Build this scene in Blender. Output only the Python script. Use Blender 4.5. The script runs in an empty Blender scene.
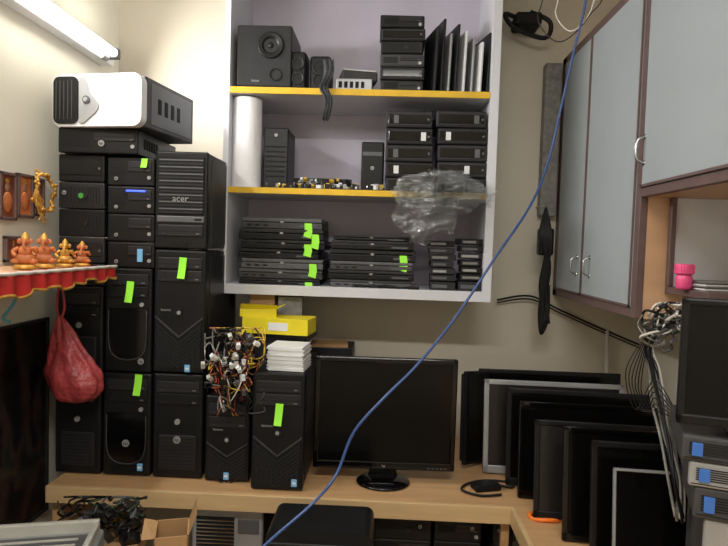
import bpy, bmesh, math, random
from mathutils import Vector, Matrix, Euler, noise
random.seed(7)
D=bpy.data; SC=bpy.context.scene; COL=SC.collection
F=590.0
CAM=Vector((0,0,1.5))
ROT=Matrix.Rotation(math.radians(2.0),3,'Z')@Matrix.Rotation(math.radians(90-2.7),3,'X')@Matrix.Rotation(math.radians(1.8),3,'Z')
cd=D.cameras.new('camera'); cam=D.objects.new('camera',cd); COL.objects.link(cam)
cam.matrix_world=Matrix.Translation(CAM)@ROT.to_4x4()
cd.sensor_width=36; cd.lens=F/728*36; cd.clip_start=.02; SC.camera=cam
# survey helpers: where a sight line meets a wall-parallel plane
def ray(u,v): return ROT@Vector(((u-364)/F,(273-v)/F,-1))
def py(u,v,Y): d=ray(u,v); return CAM+d*(Y/d.y)
def px(u,v,X): d=ray(u,v); return CAM+d*(X/d.x)
def pz(u,v,Z): d=ray(u,v); return CAM+d*((Z-1.5)/d.z)
def span(u0,u1,vt,Y,z0,vb=None):
    vm=vt+15 if vb is None else (vt+vb)/2
    a=py(u0,vm,Y).x; b=py(u1,vm,Y).x
    t=py((u0+u1)/2,vt,Y).z
    return (a+b)/2,b-a,t-z0

def lin(c):
    o=[]
    for x in c:
        x/=255; o.append(x/12.92 if x<=.04045 else ((x+.055)/1.055)**2.4)
    return (*o,1)
def M(name,rgb,rough=.5,metal=0,var=.12,scale=8,bump=0,bscale=60,emit=0,alpha=1,trans=0,kind='noise',spec=.5,ramp=None):
    m=D.materials.new(name); m.use_nodes=True; nt=m.node_tree; N=nt.nodes; L=nt.links
    b=N['Principled BSDF']; c=lin(rgb)
    tc=N.new('ShaderNodeTexCoord')
    if kind in('wood','streak'):
        mp=N.new('ShaderNodeMapping'); mp.inputs['Scale'].default_value=(1.5,12,12) if kind=='wood' else (1,1.6,1)
        L.new(tc.outputs['Object'],mp.inputs[0]); n=N.new('ShaderNodeTexNoise'); L.new(mp.outputs[0],n.inputs['Vector'])
        n.inputs['Scale'].default_value=scale; n.inputs['Detail'].default_value=6 if kind=='wood' else 2
    else:
        n=N.new('ShaderNodeTexNoise'); L.new(tc.outputs['Object'],n.inputs['Vector'])
        n.inputs['Scale'].default_value=scale; n.inputs['Detail'].default_value=5
    r=N.new('ShaderNodeValToRGB'); L.new(n.outputs['Fac'],r.inputs[0])
    r.color_ramp.elements[0].position=.3; r.color_ramp.elements[1].position=.7
    r.color_ramp.elements[0].color=(c[0]*(1-var),c[1]*(1-var),c[2]*(1-var),1)
    r.color_ramp.elements[1].color=(min(1,c[0]*(1+var)),min(1,c[1]*(1+var)),min(1,c[2]*(1+var)),1)
    if ramp:
        for p,cc in ramp: e=r.color_ramp.elements.new(p); e.color=lin(cc)
    L.new(r.outputs[0],b.inputs['Base Color'])
    b.inputs['Roughness'].default_value=rough; b.inputs['Metallic'].default_value=metal
    b.inputs['Specular IOR Level'].default_value=spec
    b.inputs['Alpha'].default_value=alpha; b.inputs['Transmission Weight'].default_value=trans
    if emit: 
        b.inputs['Emission Color'].default_value=c; b.inputs['Emission Strength'].default_value=emit
    if bump:
        n2=N.new('ShaderNodeTexVoronoi' if kind in('bubble','film') else 'ShaderNodeTexNoise'); n2.inputs['Scale'].default_value=bscale
        L.new(tc.outputs['Object'],n2.inputs['Vector'])
        bp=N.new('ShaderNodeBump'); bp.inputs['Strength'].default_value=bump; bp.inputs['Distance'].default_value=.01
        L.new(n2.outputs[0],bp.inputs['Height']); L.new(bp.outputs[0],b.inputs['Normal'])
    if kind=='film':   # thin clear film: see-through base plus a sharp clear reflection
        nt.nodes.remove(b); out=N['Material Output']
        tr=N.new('ShaderNodeBsdfTransparent'); tr.inputs[0].default_value=(.93,.95,.95,1)
        gl=N.new('ShaderNodeBsdfGlossy'); gl.inputs['Roughness'].default_value=.16; gl.inputs[0].default_value=(1,1,1,1)
        df=N.new('ShaderNodeBsdfDiffuse'); df.inputs[0].default_value=c
        L.new(bp.outputs[0],gl.inputs['Normal'])
        m1=N.new('ShaderNodeMixShader'); m1.inputs[0].default_value=alpha; L.new(tr.outputs[0],m1.inputs[1]); L.new(df.outputs[0],m1.inputs[2])
        fr=N.new('ShaderNodeFresnel'); fr.inputs[0].default_value=1.7
        m2=N.new('ShaderNodeMixShader'); L.new(fr.outputs[0],m2.inputs[0]); L.new(m1.outputs[0],m2.inputs[1]); L.new(gl.outputs[0],m2.inputs[2])
        L.new(m2.outputs[0],out.inputs[0])
    return m
blk=M('black_plastic',(20,20,22),.42,var=.25,spec=.3)
blk2=M('charcoal_plastic',(34,34,37),.45,var=.2,spec=.35)
gls=M('glossy_black',(8,8,10),.1,var=.1)
case=M('dark_steel',(36,37,41),.42,.3,var=.15)
scr=M('dark_screen',(10,9,9),.16,var=.1,spec=.28)
scrg=M('grey_screen',(30,28,28),.3,var=.25,scale=3)
hole=M('deep_black',(5,5,6),.8)
mid=M('grey_plastic',(85,86,90),.45)
dgry=M('dusty_grey_plastic',(58,58,60),.55,var=.3,scale=14)
silver=M('silver_plastic',(160,161,163),.35,.3)
chrome=M('brushed_metal',(190,190,190),.25,1)
white=M('white_plastic',(224,225,228),.4,var=.05)
beige=M('beige_plastic',(186,184,176),.5)
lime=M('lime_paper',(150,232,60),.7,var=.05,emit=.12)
blue=M('blue_sticker',(60,110,190),.4)
cyan=M('pale_blue_sticker',(120,180,225),.4)
blued=M('blue_light',(60,90,255),.3,emit=1.5)
wallm=M('cream_wall_paint',(212,204,188),.85,var=.05,scale=2.5,bump=.05,bscale=25)
walll=M('cream_side_wall_paint',(222,217,202),.85,var=.06,scale=2.5,bump=.05,bscale=25)
ceilm=M('ceiling_paint',(225,222,214),.9,var=.03)
floorm=M('floor_tiles',(120,112,100),.6)
unitw=M('white_laminate',(212,213,220),.4,var=.04,scale=5)
lilac=M('lilac_back_panel',(202,195,212),.6,var=.07,scale=4)
yel=M('yellow_edge_band',(222,178,34),.5,var=.12,scale=15)
wood=M('light_wood_laminate',(192,152,108),.4,var=.1,kind='wood',scale=3)
woodd=M('pale_wood_edge',(200,170,126),.4,var=.1,kind='wood',scale=3)
nichew=M('tan_wood_panel',(208,166,130),.5,var=.07,kind='wood',scale=2)
brown=M('mauve_brown_frame',(100,80,78),.5,var=.12,scale=20)
gdoor=M('grey_blue_laminate',(158,166,172),.45,var=.05,scale=3)
card=M('cardboard',(172,134,92),.8,var=.1)
yelc=M('yellow_carton',(224,206,30),.55,var=.07)
paper=M('paper',(226,226,228),.7,var=.03)
foam=M('white_foam',(244,244,248),.6,var=.02,bump=.2,bscale=80)
red=M('red_cloth',(186,40,38),.7,var=.2,scale=25)
gold=M('gold_trim',(205,155,70),.45,.35,var=.3,scale=60)
orange=M('orange_clay',(190,112,64),.6,var=.35,scale=40)
oran=M('orange_plastic',(240,120,30),.45)
pink=M('pink_plastic',(236,84,140),.4)
bag=M('red_carry_bag',(170,66,70),.42,var=.3,scale=22,bump=.8,bscale=40)
wrap=M('bubble_wrap',(232,236,238),.1,var=.06,bump=.25,bscale=120,alpha=.13,kind='film',spec=1)
cloth=M('grey_black_cloth',(60,62,66),.8,var=.4,scale=30)
pcb=M('circuit_board_green',(46,60,44),.5,var=.4,scale=60)
pcb2=M('circuit_board_dark',(44,38,32),.5,var=.4,scale=60)
greenp=M('green_print',(60,150,60),.5)
bcab=M('blue_cable',(34,64,118),.4,var=.08)
wred=M('red_wire',(160,40,35),.4); wyel=M('yellow_wire',(205,170,70),.4); wora=M('orange_wire',(180,100,62),.4)
wwht=M('white_wire',(200,195,186),.45); wgry=M('grey_wire',(128,126,122),.55,var=.3,scale=40); wteal=M('teal_plastic',(70,150,170),.4)
tubem=M('fluorescent_glass',(255,252,240),.3,emit=20)
dkred=M('dark_red_print',(130,70,45),.35,var=.6,scale=14)
poster=M('dark_poster_print',(26,21,22),.25,var=.4,scale=7,kind='streak',ramp=[(.45,(26,24,28)),(.53,(58,38,32)),(.6,(32,38,36))])
flesh=M('tan_print',(150,110,90),.4,var=.4,scale=25)

class MB:
    def __init__(s): s.V=[];s.Fc=[];s.mi=[];s.sm=[];s.mats=[]
    def _m(s,mat):
        if mat not in s.mats: s.mats.append(mat)
        return s.mats.index(mat)
    def addbm(s,bm,mat,smooth=False,mx=None):
        off=len(s.V); k=s._m(mat)
        for i,v in enumerate(bm.verts):
            v.index=i; co=mx@v.co if mx is not None else v.co; s.V.append(tuple(co))
        for f in bm.faces:
            s.Fc.append([off+v.index for v in f.verts]); s.mi.append(k); s.sm.append(smooth and len(f.verts)<=4)
        bm.free(); return s
    def raw(s,V,Fc,mat,smooth=False):
        off=len(s.V); k=s._m(mat); s.V+= [tuple(v) for v in V]
        for f in Fc: s.Fc.append([off+i for i in f]); s.mi.append(k); s.sm.append(smooth)
        return s
    def box(s,x0,x1,y0,y1,z0,z1,mat,bev=0,seg=2,mx=None):
        bm=bmesh.new(); bmesh.ops.create_cube(bm,size=1)
        sx,sy,sz=x1-x0,y1-y0,z1-z0
        for v in bm.verts: v.co=Vector(((x0+x1)/2+v.co.x*sx,(y0+y1)/2+v.co.y*sy,(z0+z1)/2+v.co.z*sz))
        if bev>0:
            bev=min(bev,.45*min(abs(sx),abs(sy),abs(sz)))
            bmesh.ops.bevel(bm,geom=bm.edges[:],offset=bev,segments=seg,profile=.5,affect='EDGES')
        return s.addbm(bm,mat,False,mx)
    def cyl(s,c,r,h,mat,axis='z',seg=28,r2=None,mx=None):
        bm=bmesh.new(); bmesh.ops.create_cone(bm,cap_ends=True,segments=seg,radius1=r,radius2=r if r2 is None else r2,depth=h)
        R={'z':Matrix(),'x':Matrix.Rotation(math.pi/2,4,'Y'),'y':Matrix.Rotation(math.pi/2,4,'X')}[axis]
        m=Matrix.Translation(c)@R
        if mx is not None: m=mx@m
        return s.addbm(bm,mat,True,m)
    def lathe(s,prof,mat,seg=32,axis='z',c=(0,0,0)):
        V=[];Fc=[]
        for (r,h) in prof:
            for i in range(seg):
                a=2*math.pi*i/seg; x,y,z=r*math.cos(a),r*math.sin(a),h
                if axis=='y': x,y,z=x,-z,y
                V.append((x+c[0],y+c[1],z+c[2]))
        for j in range(len(prof)-1):
            for i in range(seg):
                k=(i+1)%seg; Fc.append([j*seg+i,j*seg+k,(j+1)*seg+k,(j+1)*seg+i])
        return s.raw(V,Fc,mat,True)
    def ball(s,c,r,mat,sc=(1,1,1),sub=2):
        bm=bmesh.new(); bmesh.ops.create_icosphere(bm,subdivisions=sub,radius=r)
        for v in bm.verts: v.co=Vector((c[0]+v.co.x*sc[0],c[1]+v.co.y*sc[1],c[2]+v.co.z*sc[2]))
        s.addbm(bm,mat,True); return s
    def tube(s,pts,r,mat,seg=6,n=6):
        P=spl(pts,n) if n>1 else [Vector(p) for p in pts]
        V=[];Fc=[]; up=Vector((.13,.27,.95)).normalized(); prev=None
        for i,p in enumerate(P):
            t=(P[min(i+1,len(P)-1)]-P[max(i-1,0)])
            if t.length<1e-9: t=Vector((0,0,1))
            t.normalize()
            a=(prev if prev is not None else up); a=a-t*a.dot(t)
            if a.length<1e-4: a=t.orthogonal()
            a.normalize(); b=t.cross(a); prev=a
            rr=r(i/(len(P)-1)) if callable(r) else r
            for k in range(seg):
                g=2*math.pi*k/seg; V.append(p+(a*math.cos(g)+b*math.sin(g))*rr)
        for i in range(len(P)-1):
            for k in range(seg):
                l=(k+1)%seg; Fc.append([i*seg+k,i*seg+l,(i+1)*seg+l,(i+1)*seg+k])
        Fc.append(list(range(seg))[::-1]); Fc.append([(len(P)-1)*seg+k for k in range(seg)])
        return s.raw(V,Fc,mat,True)
    def poly(s,pts,y0,y1,mat,mx=None):
        "prism from x,z outline"
        n=len(pts); V=[Vector((x,y0,z)) for x,z in pts]+[Vector((x,y1,z)) for x,z in pts]
        if mx is not None: V=[mx@v for v in V]
        Fc=[list(range(n)),list(range(n,2*n))[::-1]]+[[i,n+i,n+(i+1)%n,(i+1)%n] for i in range(n)]
        return s.raw(V,Fc,mat)
    def text(s,body,x,y,z,size,mat,mx=None,flip=0):
        m=tmesh(body,size); T=Matrix.Translation((x,y,z))@Matrix.Rotation(math.radians(flip),4,'Y')@Matrix.Rotation(math.pi/2,4,'X')
        if mx is not None: T=mx@T
        return s.raw([T@v.co for v in m.vertices],[list(p.vertices) for p in m.polygons],mat)
    def obj(s,name,parent=None,label=None,loc=None,rot=None,cat=None,group=None,kind=None):
        me=D.meshes.new(name); me.from_pydata(s.V,[],s.Fc)
        for m in s.mats: me.materials.append(m)
        me.polygons.foreach_set('material_index',s.mi); me.polygons.foreach_set('use_smooth',s.sm); me.update()
        o=D.objects.new(name,me); COL.objects.link(o)
        if parent is not None: o.parent=parent
        if loc is not None: o.location=loc
        if rot is not None: o.rotation_euler=rot
        tagit(o,label,cat,group,kind); return o
_tc={}
def tmesh(body,size):
    k=(body,round(size,4))
    if k not in _tc:
        c=D.curves.new('t','FONT'); c.body=body; c.size=size; c.extrude=.0004; c.align_x='CENTER'; c.align_y='CENTER'; c.resolution_u=3
        o=D.objects.new('t',c); COL.objects.link(o)
        dg=bpy.context.evaluated_depsgraph_get(); _tc[k]=D.meshes.new_from_object(o.evaluated_get(dg))
        D.objects.remove(o)
    return _tc[k]
def spl(pts,n):
    P=[Vector(p) for p in pts]; Q=[P[0]]+P+[P[-1]]; o=[]
    for i in range(1,len(Q)-2):
        for k in range(n):
            t=k/n; a,b,c,d=Q[i-1],Q[i],Q[i+1],Q[i+2]
            o.append(.5*((2*b)+(-a+c)*t+(2*a-5*b+4*c-d)*t*t+(-a+3*b-3*c+d)*t**3))
    o.append(P[-1]); return o
def tagit(o,label=None,cat=None,group=None,kind=None):
    if label: o['label']=label
    if cat: o['category']=cat
    if group: o['group']=group
    if kind: o['kind']=kind
def root(name,loc,label,cat,group=None,rot=(0,0,0)):
    o=D.objects.new(name,None); o.empty_display_size=.05; COL.objects.link(o); o.location=loc; o.rotation_euler=rot
    tagit(o,label,cat,group); return o
def note(parent,x,z,w=.022,h=.06,y=-.008,tilt=0):
    mb=MB(); mx=Matrix.Translation((x,y,z))@Matrix.Rotation(tilt,4,'Y')
    n=6; V=[];Fc=[]
    for i in range(n+1):
        t=i/n; yy=-.010*t*t
        V+= [mx@Vector((-w/2,yy,-h*t+h/2)),mx@Vector((w/2,yy,-h*t+h/2))]
    for i in range(n): Fc.append([2*i,2*i+1,2*i+3,2*i+2])
    mb.raw(V,Fc,lime); return mb.obj('sticky_note',parent,'lime green paper slip')

# ------------------------------------------------ computers
def tower(X,Y,Z,w,h,d,style='bay',rz=0,tag=None,label='',group='desktop towers on the counter',logo=None,stk=None,side=None):
    r=root('computer_tower',(X,Y,Z),label,'computer',group,(0,0,rz))
    side=side or case
    b=MB(); b.box(-w/2+.002,w/2-.002,.02,d,.006,h-.002,side,.003)
    b.box(w/2-.0025,w/2+.0005,.05,d-.03,.02,h-.016,side,.001)
    b.box(w/2-.001,w/2+.003,d-.09,d-.05,h*.45,h*.6,hole,.001)
    for sx in(-1,1):
        for yy in(.05,d-.05): b.cyl((sx*(w/2-.02),yy,.004),.009,.008,hole,seg=12)
    b.obj('case',r)
    f=MB(); f.box(-w/2,w/2,0,.022,.004,h,blk,.006,3)
    f.box(-w/2+.006,-w/2+.008,-.001,.004,.02,h-.02,hole); f.box(w/2-.008,w/2-.006,-.001,.004,.02,h-.02,hole)
    f.obj('front_panel',r)
    def drive(z0,nm='optical_drive',m=blk2,hh=.036):
        q=MB(); q.box(-w/2+.012,w/2-.012,-.004,.006,z0,z0+hh,m,.002)
        q.box(-w/2+.016,w/2-.016,-.0046,.0,z0+hh*.42,z0+hh*.47,hole)
        q.box(w/2-.034,w/2-.022,-.006,.0,z0+.006,z0+.011,mid,.001); q.cyl((-w/2+.03,-.004,z0+.008),.0015,.003,mid,'y',8)
        q.obj(nm,r)
    if style=='bay':
        drive(h-.06); drive(h-.10,'drive_bay_cover',blk)
        g=MB(); g.box(-w/2+.02,w/2-.02,-.003,.004,.03,h*.42,blk2,.003)
        for i in range(9): z=.038+i*(h*.42-.05)/8; g.box(-w/2+.028,w/2-.028,-.004,.003,z,z+.003,hole)
        g.obj('front_grille',r)
        p=MB(); p.cyl((0,-.003,h*.55),.009,.008,silver,'y',20); p.obj('power_button',r)
    elif style=='mesh':
        drive(h-.055); drive(h-.095,'drive_bay_cover',blk)
        g=MB(); g.poly([(-w/2+.012,h*.62),(w/2-.012,h*.62),(w/2-.018,h*.22),(w/2-.05,h*.15),(-w/2+.05,h*.15),(-w/2+.018,h*.22)],-.005,.003,gls)
        g.tube([(-w/2+.014,-.005,h*.6),(-w/2+.02,-.005,h*.22),(0,-.006,h*.13),(w/2-.02,-.005,h*.22),(w/2-.014,-.005,h*.6)],.002,dgry)
        for i in range(5): g.box(-w/2+.03,w/2-.03,-.0056,.0,h*.05+i*.006,h*.05+i*.006+.002,hole)
        g.obj('front_grille',r)
        p=MB(); p.cyl((w/2-.03,-.004,h*.66),.007,.008,silver,'y',20); p.obj('power_button',r)
    elif style=='vee':
        drive(h-.06); drive(h-.102,'optical_drive')
        g=MB(); 
        g.poly([(-w/2+.01,h*.42),(0,h*.27),(w/2-.01,h*.42),(w/2-.01,h*.05),(-w/2+.01,h*.05)],-.004,.004,hole)
        for k in range(7):
            o=k*.013; z=h*.40-o
            g.poly([(-w/2+.012,z),(0,z-h*.15),(w/2-.012,z),(w/2-.012,z-.004),(0,z-h*.15-.004),(-w/2+.012,z-.004)],-.0062,-.002,blk2)
        for k in range(9): x=-w/2+.02+k*(w-.04)/8; g.box(x-.001,x+.001,-.006,.0,h*.06,h*.2,blk2)
        g.obj('front_grille',r)
        p=MB(); p.cyl((0,-.003,h*.5),.011,.008,blk2,'y',24); p.cyl((0,-.007,h*.5),.006,.003,silver,'y',20); p.obj('power_button',r)
        p=MB(); p.poly([(-w/2+.006,h*.47),(0,h*.31),(w/2-.006,h*.47),(w/2-.006,h*.455),(0,h*.295),(-w/2+.006,h*.455)],-.006,.0,dgry); p.obj('trim_line',r)
    elif style=='screenmesh':
        q=MB(); q.box(-w/2+.01,w/2-.01,-.003,.004,h*.36,h*.95,hole,.003)
        for i in range(16):
            z=h*.375+i*h*.565/16; q.box(-w/2+.014,w/2-.014,-.0045,-.001,z,z+.0045,mid if i%2 else case)
        q.obj('front_grille',r)
        q=MB(); q.box(-w/2+.008,w/2-.008,-.005,.002,h*.28,h*.345,mid,.003); q.box(w/2-.04,w/2-.016,-.006,.0,h*.30,h*.325,gls,.002); q.obj('control_strip',r)
        drive(h*.14,'optical_drive'); 
        q=MB(); 
        for i in range(2):
            q.box(-.03+i*.035,-.015+i*.035,-.003,.0,h*.06,h*.075,hole)
        q.obj('usb_port',r)
    if logo:
        t=MB(); body,fx,fz,sz=logo
        if body=='hp':
            t.cyl((fx*w,-.006,fz*h),sz,.003,silver,'y',24); t.text('hp',fx*w,-.0082,fz*h,sz*1.3,blk)
        else: t.text(body,fx*w,-.0075,fz*h,sz,silver)
        t.obj('maker_badge',r,'silver lettering badge')
    if stk:
        t=MB(); fx,fz,mm=stk; x,z=fx*w,fz*h
        t.box(x-.009,x+.009,-.0075,.0,z-.012,z+.012,mm,.002); t.box(x-.006,x+.006,-.0079,-.007,z-.003,z+.004,white); t.obj('maker_sticker',r,'small blue sticker')
    if tag: note(r,tag[0]*w,tag[1]*h,tag[2] if len(tag)>2 else .024,tag[3] if len(tag)>3 else .068,tilt=.06)
    return r
def slab(X,Y,Z,w,h,d,label,group,rz=0,style=0,tag=None,logo=None,led=None,name='desktop_computer',cat='computer',front=None,stk=None,body=None):
    r=root(name,(X,Y,Z),label,cat,group,(0,0,rz)); front=front or blk
    b=MB(); b.box(-w/2+.001,w/2-.001,.012,d,.002,h-.001,body or case,.002)
    for i in range(6): b.box(w/2-.002,w/2+.0008,.05+i*.02,.06+i*.02,h*.3,h*.7,hole)
    b.obj('case',r)
    f=MB(); f.box(-w/2,w/2,0,.014,.001,h,front,.005,3)
    f.box(-w/2+.004,w/2-.004,-.0008,.002,h*.13,h*.16,hole); f.obj('front_panel',r)
    if style==0:
        q=MB(); q.box(-w*.05,w/2-.01,-.003,.004,h*.5,h*.86,blk2,.0015); q.box(-w*.03,w/2-.014,-.0035,0,h*.64,h*.67,hole); q.box(w/2-.024,w/2-.016,-.0045,0,h*.53,h*.58,mid); q.obj('optical_drive',r)
        q=MB()
        for i in range(6): q.box(-w/2+.012,-w*.1,-.0015,.002,h*.3+i*h*.085,h*.3+i*h*.085+h*.035,hole)
        q.obj('front_grille',r)
        q=MB(); q.cyl((w/2-.016,-.002,h*.3),min(.006,h*.12),.005,silver,'y',16); q.obj('power_button',r)
    elif style==1:
        q=MB(); q.box(-w/2+.008,w/2-.008,-.002,.003,h*.25,h*.8,gls,.002); q.obj('bay_cover',r)
        q=MB(); q.cyl((w/2-.015,-.003,h*.5),min(.004,h*.15),.004,mid,'y',14); q.obj('power_button',r)
    elif style==2:
        q=MB()
        for i in range(14): x=-w/2+.012+i*(w-.024)/14; q.box(x,x+(w-.024)/28,-.0015,.003,h*.2,h*.82,hole)
        q.obj('front_grille',r)
        q=MB(); q.cyl((w*.1,-.003,h*.5),min(.007,h*.25),.004,blk2,'y',16); q.obj('power_button',r)
    if logo:
        t=MB()
        if logo[0]=='hp': t.cyl((logo[1]*w,-.004,logo[2]*h),logo[3],.003,silver,'y',20); t.text('hp',logo[1]*w,-.0062,logo[2]*h,logo[3]*1.3,blk)
        else: t.text(logo[0],logo[1]*w,-.0055,logo[2]*h,logo[3],silver)
        t.obj('maker_badge',r,'silver lettering badge')
    if led: t=MB(); t.box(-w*.1,w*.32,-.0045,0,h*.8,h*.87,blued,.001); t.obj('status_light',r,'glowing blue indicator')
    if stk: t=MB(); t.box(stk[0]*w-.009,stk[0]*w+.009,-.0045,0,h*.25,h*.75,stk[1],.001); t.obj('asset_sticker',r,'small sticker')
    if tag:
        if tag=='round': t=MB(); t.cyl((0,-.003,h*.5),.009,.003,greenp,'y',18); t.obj('price_sticker',r,'round green sticker')
        else: note(r,tag[0]*w,tag[1]*h,.02,.03,y=-.005)
    return r

# ------------------------------------------------ room
WY=2.45; LX=-1.13; RX=1.12; CT=.715; CH=.035
def st(mb,name): return mb.obj(name,kind='structure')
mb=MB(); mb.box(LX-.1,RX+.1,WY,WY+.1,0,2.75,wallm); st(mb,'wall_back')
mb=MB(); mb.box(LX-.1,LX,-1.6,WY,0,2.75,walll); st(mb,'wall_left')
mb=MB(); mb.box(RX,RX+.1,-1.6,WY,0,2.75,walll); st(mb,'wall_right')
mb=MB(); mb.box(LX-.1,RX+.1,-1.7,-1.6,0,2.75,wallm); st(mb,'wall_front')
mb=MB(); mb.box(LX-.1,RX+.1,-1.6,WY+.1,-.1,0,floorm); st(mb,'floor')
mb=MB(); mb.box(LX-.1,RX+.1,-1.6,WY+.1,2.75,2.85,ceilm); st(mb,'ceiling')

# ------------------------------------------------ wall shelf unit
SY=2.10
xl=py(221,245,SY).x; xr=py(493,245,SY).x
zb0=py(360,298,SY).z; S3=py(360,288,SY).z; S2=py(360,190,SY).z; S2b=py(360,196,SY).z; S1=py(360,89,SY).z; S1b=py(360,95.5,SY).z
ST=2.62; WT=.020
r=root('wall_shelf_unit',((xl+xr)/2,WY,zb0),'white laminate open wall shelf with yellow shelf edges','shelf')
def loc(mb,name,lab=None):
    T=r.location; mb.V=[(v[0]-T[0],v[1]-T[1],v[2]-T[2]) for v in mb.V]; return mb.obj(name,r,lab)
for a,b in ((xl,xl+WT),(xr-.03,xr)):
    mb=MB(); mb.box(a,b,SY,WY-.001,zb0,ST,unitw,.001); loc(mb,'side_panel')
mb=MB(); mb.box(xl+WT,xr-.03,SY+.002,WY-.001,ST-.02,ST,unitw); loc(mb,'top_panel')
mb=MB(); mb.box(xl+WT,xr-.03,WY-.02,WY-.001,zb0+.02,ST-.02,lilac); loc(mb,'back_panel','pale lilac back panel')
mb=MB(); mb.box(xl+WT,xr-.03,SY,WY-.02,zb0,S3,unitw,.001); loc(mb,'bottom_panel')
for a,b in((S2b,S2),(S1b,S1)):
    mb=MB(); mb.box(xl+WT+.0005,xr-.0305,SY+.004,WY-.021,a,b,unitw); mb.box(xl+WT+.0005,xr-.0305,SY,SY+.004,a,b,yel,.0008); loc(mb,'shelf_board','white shelf board with yellow front edge')

# --- top shelf
Y=SY+.02
cx,w,h=span(237,292,25,Y,S1)
r=root('subwoofer',(cx,Y,S1),'black boxy subwoofer with round driver on the top shelf','speaker')
mb=MB(); mb.box(-w/2,w/2,0,.22,.006,h,blk2,.006,3); 
for sx in(-1,1):
    for yy in(.03,.2): mb.cyl((sx*(w/2-.02),yy,.004),.008,.008,hole,seg=12)
mb.obj('cabinet',r)
mb=MB(); mb.lathe([(.046,0),(.046,.006),(.041,.008),(.038,.004),(.033,.007),(.029,.002),(.014,-.008),(.012,-.002),(.006,.003),(0.0001,.004)],blk,axis='y',c=(w*.12,-.001,h*.68)); mb.obj('driver_cone',r,'round black driver')
mb=MB(); mb.lathe([(.0001,-.004),(.016,-.004),(.019,.004),(.023,.002)],hole,axis='y',c=(w*.22,-.001,h*.22)); mb.obj('bass_port',r)
mb=MB(); mb.text('intex',-w*.15,-.001,h*.12,.014,silver); mb.obj('maker_badge',r,'small silver lettering')
for i,(u0,u1,vt) in enumerate([(288,306,51),(307,330,54)]):
    cx,w,h=span(u0,u1,vt,Y+.01,S1)
    r=root('satellite_speaker',(cx+.004,Y+.01+i*.015,S1),'small black desktop speaker with two round drivers','speaker','small speakers on the top shelf',(0,0,-.03))
    mb=MB(); mb.box(-w/2+.003,w/2-.003,.0,.09,0,h,blk,.012,4); mb.obj('cabinet',r)
    for z in(h*.3,h*.68): mb=MB(); mb.lathe([(w*.36,0),(w*.36,.004),(w*.3,.005),(w*.24,.0),(w*.1,-.004),(.0001,.003)],blk2,axis='y',c=(0,0.0,z),seg=20); mb.obj('driver_cone',r)
cx,w,h=span(336,372,80,Y+.03,S1)
r=root('network_switch',(cx,Y+.01,S1),'flat silver network box with ports','router')
mb=MB(); mb.box(-w/2,w/2,0,.12,0,h,silver,.003); mb.obj('housing',r)
mb=MB(); 
for i in range(5): mb.box(-w/2+.01+i*.02,-w/2+.022+i*.02,-.001,.01,h*.25,h*.75,hole)
mb.obj('port_row',r)
cx,w,h2=span(342,378,67,Y+.05,S1+h)
r=root('parts_box',(cx,Y+.04,S1+h),'light grey crumpled box of small electronic parts','box',None,(0,0,.2))
mb=MB(); mb.box(-w/2,w/2,0,.1,.0,h2*.7,dgry,.006); mb.box(-w/2+.006,w/2-.006,.005,.09,h2*.7,h2*.8,paper,.002); mb.obj('carton',r); 
mb=MB(); mb.poly([(-w/2,h2*.7),(w/2,h2*.7),(w/2-.01,h2*1.0),(-w/2+.014,h2*.92)],.09,.094,paper); mb.obj('flap',r)
mb=MB(); V=[];Fc=[]
pt=[py(328,60,Y),py(328,75,Y-.03),py(325,88,SY-.012),py(328,100,SY-.015),py(325,121,SY-.012)]
P=spl(pt,5)
for i,p in enumerate(P):
    t=i/(len(P)-1); ww=.026*(1-.45*t)
    for k in range(9):
        a=k/8-.5; V.append(p+Vector((a*ww*1.6+.004*math.sin(9*t),.008*math.sin(k*2.2+4*t)-.005,.004*math.sin(k*1.7))))
for i in range(len(P)-1):
    for k in range(8): Fc.append([i*9+k,i*9+k+1,(i+1)*9+k+1,(i+1)*9+k])
mb.raw(V,Fc,cloth,True); mb.obj('dust_cloth',label='grey black rag draped over the shelf edge',cat='cloth')
vt=[80,67,54,41,28,15]; z=S1
for i,v in enumerate(vt):
    cx,w,h=span(381+random.uniform(-1,1),425+random.uniform(-2,1),v,Y,z,v+10)
    slab(cx,Y,z,w,h,.17,'black disc drive box stacked on the top shelf','disc drives stacked on the top shelf',style=[0,1,0,2,1,0][i],name='disc_drive',cat='disc drive',front=[blk,blk2,dgry,blk,blk2,blk][i],rz=random.uniform(-.03,.03)); z+=h
cols=[blk2,blk,silver,blk,white,silver,white,blk]
cn=['black','black','silver','black','white','silver','white','black']
us=[436,443,450,457,465,473,481,489]
for i,u in enumerate(us):
    cx,w,h=span(u-2,u+3,[26,18,32,24,30,36,42,32][i],Y,S1)
    h=min(h,.26)
    r=root('laptop',(cx,Y+.006*(i%3),S1+.002),cn[i]+' thin laptop shell standing on its edge','laptop','thin laptops standing on the top shelf',(0,.03,.24))
    mb=MB(); mb.box(-.005,.004,0,.15,0,h,cols[i],.003); mb.obj('shell',r)
    mb=MB(); mb.box(.0042,.0052,.012,.135,.015,h-.015,scr); mb.obj('screen',r)
    mb=MB(); mb.cyl((0,.04,.006),.004,.03,mid,'y',10); mb.obj('hinge',r)

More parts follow.
